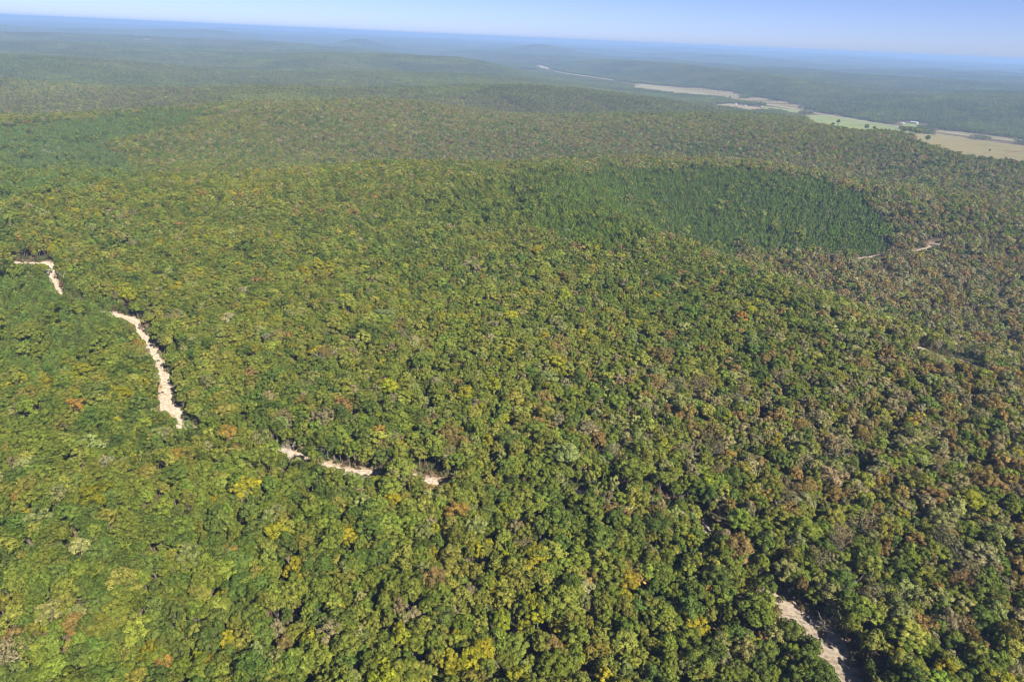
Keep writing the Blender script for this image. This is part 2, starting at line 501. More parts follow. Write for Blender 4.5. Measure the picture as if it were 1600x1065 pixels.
ntg.links.new(gr.outputs['Result'], gx.inputs['Factor']); ntg.links.new(rpg.outputs['Color'], gx.inputs['A'])
gx.inputs['B'].default_value = (.24, .18, .125, 1)
ntg.links.new(gx.outputs['Result'], bsg.inputs['Color'])
terrain_me.materials.append(M_GROUND)
ground = link('ground', terrain_me)
ground['kind'] = 'structure'

def strip(name, P, width, mat, lift, jit=.25, seed=0, kind='structure', cross=7):
    rng = np.random.default_rng(seed)
    T = np.gradient(P, axis=0); T = unit(T); Nn = np.stack([T[:, 1], -T[:, 0]], 1)
    n = len(P)
    s = np.arange(n)
    wl = width / 2 * (1 + jit * 1.2 * noise(s / 5.3, s * 0, seed) + jit * .5 * noise(s / 2.2, s * 0, seed + 5))
    wr = width / 2 * (1 + jit * 1.2 * noise(s / 4.7, s * 0 + 9, seed) + jit * .5 * noise(s / 2.1, s * 0 + 4, seed + 5))
    u = np.linspace(-1, 1, cross)
    V = []
    for c in u:
        q = P + Nn * (np.where(c < 0, c * wl, c * wr))[:, None]
        edge = abs(c) ** 4
        rut = -.06 * math.exp(-((abs(c) - .42) / .14) ** 2)
        V.append(np.column_stack([q, height(q[:, 0], q[:, 1]) + lift * (1 - edge * 1.4) + rut]))
    V = np.stack(V, 1).reshape(-1, 3)
    i, j = np.meshgrid(np.arange(n - 1), np.arange(cross - 1), indexing='ij')
    F = np.stack([i * cross + j, (i + 1) * cross + j, (i + 1) * cross + j + 1, i * cross + j + 1], -1).reshape(-1, 4)
    me = mesh_np(name, V, F, [mat], smooth_shade=True)
    au = me.attributes.new('across', 'FLOAT', 'POINT'); au.data.foreach_set('value', np.tile(u, n).astype(np.float32))
    o = link(name, me)
    o['kind'] = kind
    return o
for k, (P, w, ws) in enumerate(TRACK_W):
    strip('sandy_track', P, ws, M_SAND, .28, .3, k + 3)

# the road along the valley and the fields beside it
ROAD = resample([at(*p) for p in [(1680, 232), (1600, 222), (1520, 213), (1450, 204), (1400, 197), (1330, 187), (1270, 176), (1215, 166), (1160, 158), (1110, 150), (1060, 143),
                                  (1000, 134), (950, 126), (890, 116), (845, 107)]], 25)
M_VERGE = noise_material('dry_verge_grass', [(.3, (.095, .105, .045)), (.6, (.14, .128, .068)), (.75, (.115, .12, .05))], scale=.03, detail=7)[0]
verge = strip('verge_path', ROAD, 46, M_VERGE, .5, .25, 12, cross=9)
road = strip('road', ROAD, 12, M_GRAVEL, 1.3, .05, 2, cross=5)

def field(name, pix, mat, lift):
    P = np.array([at(*p) for p in pix])
    # a grid clipped to the outline, draped on the ground
    x0, y0 = P.min(0); x1, y1 = P.max(0)
    st = max(6.0, math.hypot(x1 - x0, y1 - y0) / 90)
    gx_, gy_ = np.meshgrid(np.arange(x0, x1 + st, st), np.arange(y0, y1 + st, st))
    n, m_ = gx_.shape
    cx, cyy = gx_[:-1, :-1] + st / 2, gy_[:-1, :-1] + st / 2
    ins = inside(cx.ravel(), cyy.ravel(), P)
    V = np.column_stack([gx_.ravel(), gy_.ravel(), height(gx_.ravel(), gy_.ravel()) + lift])
    i, j = np.meshgrid(np.arange(n - 1), np.arange(m_ - 1), indexing='ij')
    F = np.stack([i * m_ + j, i * m_ + j + 1, (i + 1) * m_ + j + 1, (i + 1) * m_ + j], -1).reshape(-1, 4)[ins]
    used, inv = np.unique(F, return_inverse=True)
    o = link(name, mesh_np(name, V[used], inv.reshape(F.shape), [mat], smooth_shade=True))
    o['kind'] = 'structure'
    FIELD_OBJ.append(o)
    return P

def inside(x, y, P):
    c = np.zeros(len(x), bool)
    j = len(P) - 1
    for i in range(len(P)):
        (xi, yi), (xj, yj) = P[i], P[j]
        hit = ((yi > y) != (yj > y)) & (x < (xj - xi) * (y - yi) / (yj - yi + 1e-12) + xi)
        c ^= hit
        j = i
    return c

FIELDS, FIELD_OBJ = [], []
for nm, pix, mat, lift in (
        ('pasture_field', [(1258, 180), (1300, 180), (1360, 190), (1425, 202), (1438, 208), (1400, 213), (1340, 212), (1290, 203), (1255, 194)], M_FIELD_GREEN, .35),
        ('hay_field', [(1420, 216), (1455, 207), (1520, 217), (1600, 228), (1680, 238), (1690, 275), (1600, 262), (1500, 250), (1430, 228)], M_FIELD_DRY, .35),
        ('hay_field', [(1130, 155), (1180, 152), (1230, 160), (1262, 168), (1250, 171), (1200, 164), (1150, 158)], M_FIELD_DRY, .35),
        ('bare_field', [(1105, 165), (1140, 162), (1185, 168), (1200, 174), (1180, 176), (1140, 170)], M_FIELD_BARE, .35),
        ('pasture_field', [(1185, 166), (1220, 169), (1262, 175), (1240, 179), (1205, 174)], M_FIELD_GREEN, .5),
        ('pasture_field', [(1228, 182), (1252, 182), (1252, 189), (1226, 188)], M_FIELD_GREEN, .35),
        ('hay_field', [(1470, 203), (1540, 211), (1600, 218), (1600, 222), (1520, 213), (1460, 206)], M_FIELD_DRY, .35),
        ('pasture_field', [(1405, 190), (1440, 191), (1448, 200), (1410, 197)], M_FIELD_GREEN, .35),
        ('hay_field', [(1000, 131), (1090, 138), (1160, 146), (1150, 156), (1060, 149), (985, 139)], M_FIELD_DRY, .35),
        ('bare_field', [(872, 113), (920, 119), (960, 125), (950, 127), (900, 120), (868, 115)], M_FIELD_BARE, .6),
        ('bare_field', [(832, 103), (846, 102), (862, 107), (850, 109)], M_FIELD_BARE, .6),
        ('bare_field', [(424, 136), (448, 136), (448, 140), (424, 140)], M_FIELD_BARE, .5),
        ('hay_field', [(798, 108), (830, 110), (850, 113), (820, 113)], M_FIELD_GREEN, .5),
        ('bare_field', [(700, 89), (728, 91), (728, 94), (704, 92)], M_FIELD_BARE, .8),
        ('bare_field', [(1300, 156), (1318, 158), (1322, 161), (1302, 160)], M_FIELD_DRY, .5),
        ('bare_field', [(222, 61), (240, 61), (238, 64), (224, 64)], M_FIELD_BARE, .8),
):
    FIELDS.append(field(nm, pix, mat, lift))

# ------------------------------------------------------------------ where trees stand
PINES = [np.array([at(*p) for p in poly]) for poly in (
    [(610, 350), (720, 300), (950, 266), (1150, 270), (1300, 292), (1380, 335), (1392, 385), (1330, 408), (1150, 402), (950, 398), (800, 372)],
    [(-60, 215), (60, 200), (150, 192), (250, 180), (330, 178), (325, 192), (230, 215), (180, 235), (225, 262), (255, 300), (150, 300), (60, 330), (-60, 320)],
    [(-80, 430), (60, 440), (110, 465), (185, 498), (208, 528), (215, 560), (160, 575), (90, 600), (-20, 612), (-80, 600)])]

PALETTE = {            # reflectance of the leaves
    'dark green': (.088, .120, .024), 'mid green': (.130, .156, .025), 'olive green': (.168, .174, .032), 'yellow-green': (.198, .196, .018),
    'pale grey-green': (.178, .192, .060), 'golden yellow': (.232, .205, .018), 'orange': (.225, .155, .034), 'russet brown': (.195, .142, .046),
    'dull brown': (.195, .172, .082), 'purple-brown': (.125, .085, .065)}
NAMES = list(PALETTE)
PAL = np.array([PALETTE[k] for k in NAMES])

# single crowns and patches that stand out in the photograph: direction, radius in metres, colour
SPOTS = [(1275, 925, 3.2, 'orange'), (1078, 985, 3, 'golden yellow'), (1058, 1030, 2.5, 'golden yellow'), (1172, 1020, 3.5, 'yellow-green'), (1388, 1020, 4, 'golden yellow'),
         (585, 1030, 3.5, 'orange'), (668, 945, 2.5, 'golden yellow'), (698, 938, 2.5, 'yellow-green'), (684, 925, 2.5, 'russet brown'), (705, 1050, 2.5, 'yellow-green'),
         (75, 1010, 4, 'purple-brown'), (120, 985, 2, 'russet brown'), (345, 855, 3, 'golden yellow'), (375, 865, 2.4, 'orange'), (265, 1035, 4, 'orange'), (375, 1000, 4, 'golden yellow'),
         (400, 1005, 2.5, 'orange'), (328, 1030, 3.5, 'yellow-green'), (245, 1022, 2.5, 'golden yellow'), (20, 1040, 3.5, 'dull brown'), (95, 980, 2.5, 'golden yellow'),
         (90, 1040, 2.3, 'golden yellow'), (545, 1005, 2, 'golden yellow'), (740, 1050, 3, 'golden yellow'), (640, 955, 4, 'dull brown'), (710, 690, 6, 'russet brown'), (720, 670, 4, 'orange'),
         (935, 690, 5, 'russet brown'), (945, 660, 5, 'russet brown'), (1075, 680, 7, 'russet brown'), (1060, 650, 6, 'russet brown'), (1010, 640, 5, 'dull brown'), (1240, 775, 5, 'russet brown'),
         (1315, 775, 4, 'russet brown'), (1290, 780, 3, 'russet brown'), (1470, 700, 6, 'russet brown'), (1525, 755, 7, 'russet brown'), (1585, 770, 6, 'russet brown'), (1570, 740, 6, 'russet brown'),
         (1590, 830, 5, 'russet brown'), (1585, 900, 4, 'russet brown'), (1470, 985, 4, 'dull brown'), (1525, 1005, 4, 'russet brown'), (1495, 895, 4, 'dull brown'), (1360, 840, 3.5, 'orange'),
         (1315, 860, 3, 'dull brown'), (370, 715, 4, 'russet brown'), (355, 725, 3, 'russet brown'), (25, 780, 4, 'orange'), (118, 712, 4, 'dull brown'), (30, 730, 4, 'dull brown'), (170, 730, 4, 'dull brown'),
         (500, 660, 5, 'dull brown'), (545, 635, 6, 'russet brown'), (735, 620, 5, 'orange'), (600, 610, 4, 'russet brown'), (215, 545, 4, 'russet brown'), (415, 435, 7, 'russet brown'), (1585, 590, 6, 'orange'),
         (1560, 410, 9, 'golden yellow'), (935, 285, 12, 'golden yellow'), (875, 540, 6, 'russet brown'), (895, 380, 9, 'russet brown'), (840, 388, 8, 'golden yellow'), (175, 465, 6, 'golden yellow'),
         (840, 1030, 4, 'olive green'), (870, 1020, 3, 'russet brown'), (970, 920, 3, 'golden yellow'), (990, 905, 2.5, 'orange'), (835, 860, 3.5, 'yellow-green'), (830, 850, 2.5, 'yellow-green'),
         (1145, 790, 4, 'russet brown'), (1150, 730, 6, 'dull brown'), (1200, 650, 8, 'russet brown'), (850, 620, 6, 'russet brown'), (790, 960, 3.5, 'russet brown'), (440, 985, 3, 'dull brown'), (455, 1020, 3, 'russet brown')]
SPOT_W = [(*at(px, py + 25), r * (.72 if c in ('golden yellow', 'orange') else 1.1), NAMES.index(c)) for px, py, r, c in SPOTS]

HOUSES = [(1149, 163.5, 17, 10, 4.6, 'white', 'grey'), (1164, 166, 15, 9, 4.2, 'white', 'grey'), (1428, 193, 34, 13, 5.0, 'white', 'pale'), (1410, 193.5, 14, 9, 4.0, 'white', 'pale'),
          (1336, 178.5, 24, 11, 4.6, 'white', 'grey'), (1190, 167.5, 13, 9, 4.0, 'white', 'rust')]
HOUSE_P = np.array([at(h[0], h[1]) for h in HOUSES])
BROWN_AREAS = [(*at(px, py), r * KS, a) for px, py, r, a in (
    (900, 205, 420, .26), (620, 190, 350, .16), (300, 150, 500, .18), (1520, 320, 260, .34), (1500, 470, 150, .52), (1370, 420, 90, .36), (1120, 700, 45, .28), (1570, 760, 70, .42), (1450, 830, 45, .15), (1530, 600, 60, .40), (700, 600, 60, .10), (1300, 240, 300, .10))]

for p in ((1115, 985), (235, 487), (1045, 790)):
    VISIBLE = np.vstack([VISIBLE, at(*p)])

SUNNY = [at(px, py) for px, py in ((1218, 948), (1232, 962), (1248, 975), (1265, 988), (1290, 1008), (1303, 1030), (1312, 1050), (1320, 1062), (1106, 830), (550, 736), (530, 730), (1436, 544), (1446, 547), (1456, 550), (1466, 553), (1476, 556), (1496, 561), (1506, 564), (1516, 567), (1350, 403), (1360, 402), (1370, 400), (1435, 392), (1446, 389), (1456, 386), (1466, 383), (250, 572), (258, 595), (264, 630), (272, 648))]
def sightline_cap(x, y, rad):
    """greatest height a tree may have here without closing one of the openings"""
    cap = np.full(len(x), 99.0)
    cd = np.hypot(x, y)
    for vx, vy in VISIBLE:
        D = math.hypot(vx, vy)
        ux, uy = vx / D, vy / D
        along = x * ux + y * uy
        side = np.abs(-x * uy + y * ux)
        zv = float(height(vx, vy))
        hit = (side < rad * .8 + .3) & (along < D + .5) & (along > D - 260)
        if hit.any():
            zl = CAM_H + (zv - CAM_H) * along[hit] / D
            cap[hit] = np.minimum(cap[hit], zl - height(x[hit], y[hit]) - .2)
    ux, uy = math.sin(SUN_AZ), math.cos(SUN_AZ)
    for vx, vy in SUNNY:
        al = (x - vx) * ux + (y - vy) * uy
        sd_ = np.abs(-(x - vx) * uy + (y - vy) * ux)
        hit = (sd_ < rad * .7) & (al > 0) & (al < 24)
        cap[hit] = np.minimum(cap[hit], al[hit] * math.tan(SUN_EL) * .95)
    return cap

HALF = R(47)
FAR = 2100.0
def wedge(sp, r0, r1, seed, half=HALF, jit=.42):
    rng = np.random.default_rng(seed)
    xm = r1 * math.sin(half)
    X, Y = np.meshgrid(np.arange(-xm, xm, sp), np.arange(r0 * .5, r1, sp * .92))
    X = X + (np.arange(X.shape[0])[:, None] % 2) * sp / 2
    X = X.ravel() + rng.uniform(-jit, jit, X.size) * sp
    Y = Y.ravel() + rng.uniform(-jit, jit, Y.size) * sp
    r = np.hypot(X, Y); a = np.arctan2(X, Y)
    # a little more than the view, so that a step to the side still shows woods
    k = (r > r0) & (r < r1) & (np.abs(a) < half)
    return X[k], Y[k]

def field_mask(x, y):
    m = np.zeros(len(x), bool)
    for P in FIELDS:
        x0, y0 = P.min(0); x1, y1 = P.max(0)
        k = np.where((x > x0) & (x < x1) & (y > y0) & (y < y1))[0]
        if len(k): m[k] |= inside(x[k], y[k], P)
    m |= dist_polyline(x, y, ROAD[::4]) < 11
    for hx, hy in HOUSE_P: m |= np.hypot(x - hx, y - hy) < 62
    return m

def brownness(x, y):
    b = np.zeros(len(x))
    for cx, cy_, r, a in BROWN_AREAS:
        b += a * np.exp(-((x - cx) ** 2 + (y - cy_) ** 2) / r ** 2)
    return b

def pick_class(x, y, rng):
    n = len(x)
    g = noise(x / 45, y / 45, 21) + .5 * noise(x / 17, y / 17, 22) + .7 * noise(x / 170, y / 170, 24)
    br = brownness(x, y)
    u = rng.random(n)
    q = np.clip(.47 + .20 * g + rng.normal(0, .19, n), 0, 1)
    cls = np.where(q < .27, 0, np.where(q < .56, 1, np.where(q < .82, 2, 3)))
    cls = np.where((u < .035 + br * .5), 4, cls)
    rb = noise(x / 60 + 7, y / 60, 23)
    pr = .008 + .05 * np.maximum(rb - .2, 0) + br * .8
    v = rng.random(n)
    cls = np.where(v < pr * .55, 8, np.where(v < pr, 7, cls))
    near = 1 - smooth(np.hypot(x, y), 250, 720)
    w = rng.random(n)
    cls = np.where(w < .002 + .007 * near, 5, np.where(w > .9965, 6, cls))
    for cx, cy_, r, k in SPOT_W:
        cls[np.hypot(x - cx, y - cy_) < r] = k
    return cls

def pine_warp(x, y):
    return (x + 24 * noise(x / 40, y / 40, 41) + 12 * noise(x / 13, y / 13, 44), y + 30 * noise(x / 40, y / 40, 42) + 16 * noise(x / 13, y / 13, 45))
rng = np.random.default_rng(5)
bx, by = wedge(5.5, 118, FAR, 3)
r = np.hypot(bx, by)
sparse = smooth((bx - 230) * .84 + (by - 615) * .54, 0, 160) * (1 - smooth(by, 1140, 1900)) * smooth(bx, 105, 280)
sparse = np.maximum(sparse * .85, .25 * smooth(bx, 50, 280) * (1 - smooth(by, 210, 620)))
gap = noise(bx / 24, by / 24, 31)
keep = (rng.random(len(bx)) > .06 + .5 * sparse * (gap > -.25) + .12 * (gap > .55))
in_pine = np.zeros(len(bx), bool)
for k, P in enumerate(PINES): in_pine |= inside(*pine_warp(bx, by), P)
PX0, PX1 = at(610, 345)[0], at(930, 335)[0]
thin0 = np.where(inside(bx, by, PINES[0] + 0), 1 - smooth(bx, PX0, PX1), 0)
keep &= ~in_pine | (rng.random(len(bx)) < .06 + .25 * (noise(bx / 30, by / 30, 46) > .45) + .5 * thin0)
keep &= ~field_mask(bx, by)
dtr = track_gap(bx, by)
keep &= dtr > .6
bx, by, r, dtr = bx[keep], by[keep], r[keep], dtr[keep]
brad = np.clip(rng.lognormal(math.log(3.35), .29, len(bx)), 1.8, 6.2)
bhgt = np.clip(10.6 + 1.1 * brad + rng.normal(0, 1.7, len(bx)), 8, 20)
sx2, sy2 = wedge(6.6, 118, 1150, 6)
k2 = (rng.random(len(sx2)) < .85 - .45 * smooth(sx2, 150, 400)) & ~field_mask(sx2, sy2) & (track_gap(sx2, sy2) > .4)
for P in PINES: k2 &= ~inside(sx2, sy2, P)
sx2, sy2 = sx2[k2], sy2[k2]
sr2 = rng.uniform(1.5, 2.7, len(sx2))
bx, by, brad = np.concatenate([bx, sx2]), np.concatenate([by, sy2]), np.concatenate([brad, sr2])
bhgt = np.concatenate([bhgt, 6.5 + 2.2 * sr2 + rng.normal(0, 1.2, len(sx2))])
r = np.hypot(bx, by)
in_pine = np.concatenate([in_pine[keep], np.zeros(len(sx2), bool)])
cap = sightline_cap(bx, by, brad)
small = cap < bhgt
brad = np.where(small, brad * np.clip(cap / 12, .22, .8), brad)
bhgt = np.where(small, np.minimum(bhgt, cap), bhgt)
ok = bhgt > 1.6
bx, by, r, brad, bhgt, small = bx[ok], by[ok], r[ok], brad[ok], bhgt[ok], small[ok]
bcls = pick_class(bx, by, rng)
in_pine = in_pine[ok]
bcls = np.where(in_pine, np.minimum(bcls, 1), bcls)
bcls = np.where(small & (rng.random(len(bx)) < .4), 4, bcls)

px_, py_ = [], []
for k, P in enumerate(PINES):
    sp = 4.1
    x0, y0 = P.min(0) - 10; x1, y1 = P.max(0) + 10
    X, Y = np.meshgrid(np.arange(x0, x1, sp), np.arange(y0, y1, sp))
    X = (X + rng.uniform(-.3, .3, X.shape) * sp).ravel(); Y = (Y + rng.uniform(-.3, .3, Y.shape) * sp).ravel()
    m = inside(*pine_warp(X, Y), P) & (rng.random(len(X)) > .1 + .25 * (noise(X / 18, Y / 18, 43) > .35))
    m &= np.hypot(X, Y) < FAR
    if k == 0: m &= rng.random(len(X)) > .6 * (1 - smooth(X, PX0, PX1))
    px_.append(X[m]); py_.append(Y[m])
# pines scattered among the oaks, most of them round the first stand
sx, sy = wedge(26, 350, FAR, 9)
m = rng.random(len(sx)) < .22 + .35 * smooth(sx, 175, 520) * (1 - smooth(sy, 1600, 2000))
ox, oy = wedge(6.5, 350, FAR, 10)
cen = PINES[0].mean(0)
ring = inside(ox, oy, cen + (PINES[0] - cen) * np.array([1.32, 1.30])) & (rng.random(len(ox)) < .42) & (noise(ox / 35, oy / 35, 47) > -.15)
sx, sy, m = np.concatenate([sx, ox[ring]]), np.concatenate([sy, oy[ring]]), np.concatenate([m, np.ones(ring.sum(), bool)])
m &= ~field_mask(sx, sy)
px_.append(sx[m]); py_.append(sy[m])
qx, qy = np.concatenate(px_), np.concatenate(py_)
m = track_gap(qx, qy) > .8
sel_ = np.where(m)[0]
qx, qy = qx[m], qy[m]
qh = np.clip(rng.normal(10.0, 1.7, len(qx)), 5.5, 16)
tall = np.arange(len(qx)) >= sum(len(a) for a in px_[:3])
capq = sightline_cap(qx, qy, np.full(len(qx), 1.6))
qh = np.minimum(qh, capq)
m = qh > 1.5
sel_ = sel_[m]
qx, qy, qh = qx[m], qy[m], qh[m]
pine_of = np.concatenate([np.full(len(a), k) for k, a in enumerate(px_)])[sel_]
stand = np.array([(.90, .93, .46), (1.0, 1.0, .85), (.95, .92, .6), (.65, .70, .5)])[np.minimum(pine_of, 3)]
qcol = np.array([.105, .150, .045]) * stand * rng.uniform(.75, 1.3, (len(qx), 1)) * (1 + rng.normal(0, .07, (len(qx), 3)))

def tint(cls, rng):
    c = PAL[cls] * np.exp(rng.normal(0, .13, (len(cls), 1))) * (1 + rng.normal(0, .045, (len(cls), 3)))
    return np.clip(c, .01, .5)
bcol = tint(bcls, rng)

# ------------------------------------------------------------------ tree shapes, all drawn for a crown radius of 3.2 m and a height of 14 m
UNIT_R, UNIT_H = 3.2, 14.0
NEAR, NEAR_TRUNK = [], []
specs = [(3.2, 3.7, 26, .29), (3.2, 4.4, 30, .265), (3.2, 3.3, 22, .32), (3.2, 4.0, 32, .25), (3.2, 4.9, 30, .27), (3.2, 3.6, 18, .35), (3.2, 4.2, 38, .225), (3.2, 5.2, 30, .27)]
for k, (rx, rz, nl, lobe) in enumerate(specs):
    (lv, lf, va), (tv, tf) = broadleaf(100 + k, rx, rz, UNIT_H, nl, 60, lobe, .27)
    NEAR.append(mesh_np('crown', lv, lf, [M_LEAF], va))
    NEAR_TRUNK.append(mesh_np('trunk', tv, tf, [M_BARK], smooth_shade=True))
THIN = []       # crowns that have lost part of their leaves
for k in range(3):
    (lv, lf, va), _ = broadleaf(140 + k, 3.2, 4.2, UNIT_H, 26, 26, .38, .22)
    (tv, tf), (wv, wf) = bare(150 + k, 13.5, 1.0)
    THIN.append((mesh_np('crown', lv, lf, [M_LEAF], va), mesh_np('trunk', tv, tf, [M_BARK], smooth_shade=True), mesh_np('branches', wv, wf, [M_GREYWOOD], smooth_shade=True)))
BARE = []
for k in range(4):
    (tv, tf), (wv, wf) = bare(170 + k, 13.0, .8 + .15 * k)
    BARE.append((mesh_np('trunk', tv, tf, [M_GREYWOOD], smooth_shade=True), mesh_np('branches', wv, wf, [M_GREYWOOD], smooth_shade=True)))
PINE_UNIT = 8.5
PINE_NEAR = []
for k in range(5):
    (lv, lf, va), (tv, tf) = pine(200 + k, PINE_UNIT, 2.0 + .13 * k, 30, 26, .25)
    PINE_NEAR.append((mesh_np('crown', lv, lf, [M_NEEDLE], va), mesh_np('trunk', tv, tf, [M_BARK], smooth_shade=True)))

# prototypes that the woods as a mass are scattered from (kept out of the scene itself)
def proto_collection(name, items):
    c = bpy.data.collections.new(name)
    for k, me in enumerate(items):
        o = bpy.data.objects.new('%s_%02d' % (name, k), me)
        c.objects.link(o)
    return c

def joined(name, leaf, trunk, lm, tm=M_BARK):
    lv, lf, va = leaf
    tv, tf = trunk
    v, f = cat([(lv, lf), (tv, tf)])
    return mesh_np(name, v, f, [lm, tm], np.concatenate([va, np.full(len(tf), .5)]), np.concatenate([np.zeros(len(lf)), np.ones(len(tf))]))

mid_items = []
for k, (rx, rz, nl, lobe) in enumerate(specs):
    leaf, tr = broadleaf(300 + k, rx, rz, UNIT_H, nl, 34, lobe, .36)
    mid_items.append(joined('mid_tree', leaf, tr, M_LEAF))
far_items = []
for k, (rx, rz, nl, lobe) in enumerate(specs):
    leaf, tr = broadleaf(340 + k, rx, rz, UNIT_H, 16, 16, .38, .60, 2)
    far_items.append(joined('far_tree', leaf, tr, M_LEAF))
bare_items = []
for k in range(3):
    (tv, tf), (wv, wf) = bare(170 + k, 13.0, .9)
    v, f = cat([(tv, tf), (wv, wf)])
    bare_items.append(mesh_np('leafless', v, f, [M_GREYWOOD]))
pine_items = []
for k in range(5):
    leaf, tr = pine(360 + k, PINE_UNIT, 2.0 + .13 * k, 18, 14, .42)
    pine_items.append(joined('mid_pine', leaf, tr, M_NEEDLE))
shrub_items = [mesh_np('bush', *shrub(400 + k, .17)[:2], [M_SHRUB], shrub(400 + k, .17)[2]) for k in range(4)]

def scatter(name, x, y, z, idx, rot, scl, colr, coll):
    """one object of kind stuff: copies of the prototypes spread over the ground"""
    n = len(x)
    me = bpy.data.meshes.new(name)
    me.vertices.add(n)
    me.vertices.foreach_set('co', np.stack([x, y, z], 1).astype(np.float32).ravel())
    for nm, ty, data in (('idx', 'INT', idx), ('rot', 'FLOAT_VECTOR', rot), ('scl', 'FLOAT_VECTOR', scl), ('col', 'FLOAT_VECTOR', colr)):
        a = me.attributes.new(nm, ty, 'POINT')
        if ty == 'INT': a.data.foreach_set('value', np.asarray(data, np.int32))
        else: a.data.foreach_set('vector', np.asarray(data, np.float32).ravel())
    o = link(name, me)
    o['kind'] = 'stuff'
    ng = bpy.data.node_groups.new(name, 'GeometryNodeTree')
    ng.interface.new_socket('Geometry', in_out='INPUT', socket_type='NodeSocketGeometry')
    ng.interface.new_socket('Geometry', in_out='OUTPUT', socket_type='NodeSocketGeometry')
    gi, go = ng.nodes.new('NodeGroupInput'), ng.nodes.new('NodeGroupOutput')
    ip = ng.nodes.new('GeometryNodeInstanceOnPoints')
    ci = ng.nodes.new('GeometryNodeCollectionInfo')
    ci.inputs['Collection'].default_value = coll
    ci.inputs['Separate Children'].default_value = True
    ci.inputs['Reset Children'].default_value = True
    ip.inputs['Pick Instance'].default_value = True
    def attr(nm, t):
        q = ng.nodes.new('GeometryNodeInputNamedAttribute'); q.data_type = t; q.inputs['Name'].default_value = nm
        return q.outputs['Attribute']
    L = ng.links.new
    L(gi.outputs[0], ip.inputs['Points']); L(ci.outputs[0], ip.inputs['Instance'])
    L(attr('idx', 'INT'), ip.inputs['Instance Index']); L(attr('rot', 'FLOAT_VECTOR'), ip.inputs['Rotation']); L(attr('scl', 'FLOAT_VECTOR'), ip.inputs['Scale'])
    L(ip.outputs[0], go.inputs[0])
    md = o.modifiers.new('scatter', 'NODES'); md.node_group = ng
    return o

def spin(n, rng, tilt=.05):
    return np.stack([rng.normal(0, tilt, n), rng.normal(0, tilt, n), rng.uniform(0, 6.283, n)], 1)

# ------------------------------------------------------------------ single trees: those that show largest
bz = height(bx, by)
ppx, ppy = project(bx, by, bz + bhgt * .8)
vis = (ppx > -12) & (ppx < IMG_W + 12) & (ppy < IMG_H + 22)
d3 = np.sqrt(bx ** 2 + by ** 2 + (CAM_H - bz) ** 2)
size_px = brad / d3
single = np.zeros(len(bx), int)
def choose(mask, n, code):
    k = np.where(mask & vis & (single == 0))[0]
    k = k[np.argsort(-size_px[k])][:n]
    single[k] = code
    return k
thin_roll = rng.random(len(bx))
K_GREEN = choose(np.isin(bcls, (0, 1, 2, 3, 4)), 300, 1)
K_GOLD = choose(np.isin(bcls, (5, 6)), 70, 2)
K_RUST = choose(np.isin(bcls, (7, 8, 9)), 130, 3)

def copy_part(src_me, name, parent, col=None):
    o = bpy.data.objects.new(name, src_me)
    COL.objects.link(o)
    o.parent = parent
    if col is not None: o['col'] = [float(v) for v in col]
    return o

def tree_root(name, x, y, z, rot, scl):
    e = bpy.data.objects.new(name, None)
    COL.objects.link(e)
    e.empty_display_size = 1
    e.location = (x, y, z); e.rotation_euler = rot; e.scale = scl
    e['category'] = 'tree'
    return e

TREES = []          # (root, x, y, z of crown, colour name, radius, kind)
srot = spin(len(bx), rng, .05)
for code, nm, ks in ((1, 'broadleaf_tree', K_GREEN), (2, 'golden_tree', K_GOLD), (3, 'russet_tree', K_RUST)):
    for k in ks:
        s = (brad[k] / UNIT_R, brad[k] / UNIT_R * random.uniform(.9, 1.1), bhgt[k] / UNIT_H)
        root = tree_root(nm, bx[k], by[k], bz[k] - .1, srot[k], s)
        if code == 3 and thin_roll[k] < .55:
            cr, tr, br = THIN[k % len(THIN)]
            copy_part(cr, 'crown', root, bcol[k]); copy_part(tr, 'trunk', root); copy_part(br, 'branches', root)
        else:
            v = k % len(NEAR)
            copy_part(NEAR[v], 'crown', root, bcol[k]); copy_part(NEAR_TRUNK[v], 'trunk', root)
        TREES.append((root, bx[k], by[k], bz[k] + bhgt[k] * .8, NAMES[bcls[k]], brad[k], nm))

# leafless trees
BARE_PX = [(452, 722, 1.0), (965, 690, 1.0), (825, 835, .85), (650, 985, 1.0), (275, 905, .9), (805, 790, .9), (1285, 985, .7), (655, 672, .8), (320, 735, .8), (1255, 800, .9), (1090, 880, .8), (535, 905, .7),
           (195, 560, .9), (1440, 985, .8), (1500, 920, .8), (915, 700, .7), (60, 1000, .8), (35, 1015, .7), (500, 690, .8), (345, 660, .7), (600, 480, .9), (740, 490, .8), (1340, 510, 1.0), (1310, 480, 1.0), (1460, 640, 1.0), (1500, 610, .9), (1225, 575, .8),
           (170, 715, .8), (120, 720, .8), (510, 945, .6)]
for px, py, s in BARE_PX:
    p = at(px, py)
    k = len(TREES) % 4
    root = tree_root('bare_tree', p[0], p[1], float(height(*p)), (random.gauss(0, .05), random.gauss(0, .05), random.uniform(0, 6.28)), (s * 1.0, s * 1.0, s * 1.05))
    copy_part(BARE[k][0], 'trunk', root); copy_part(BARE[k][1], 'branches', root)
    TREES.append((root, p[0], p[1], float(height(*p)) + 10 * s, 'leafless grey', 3 * s, 'bare_tree'))

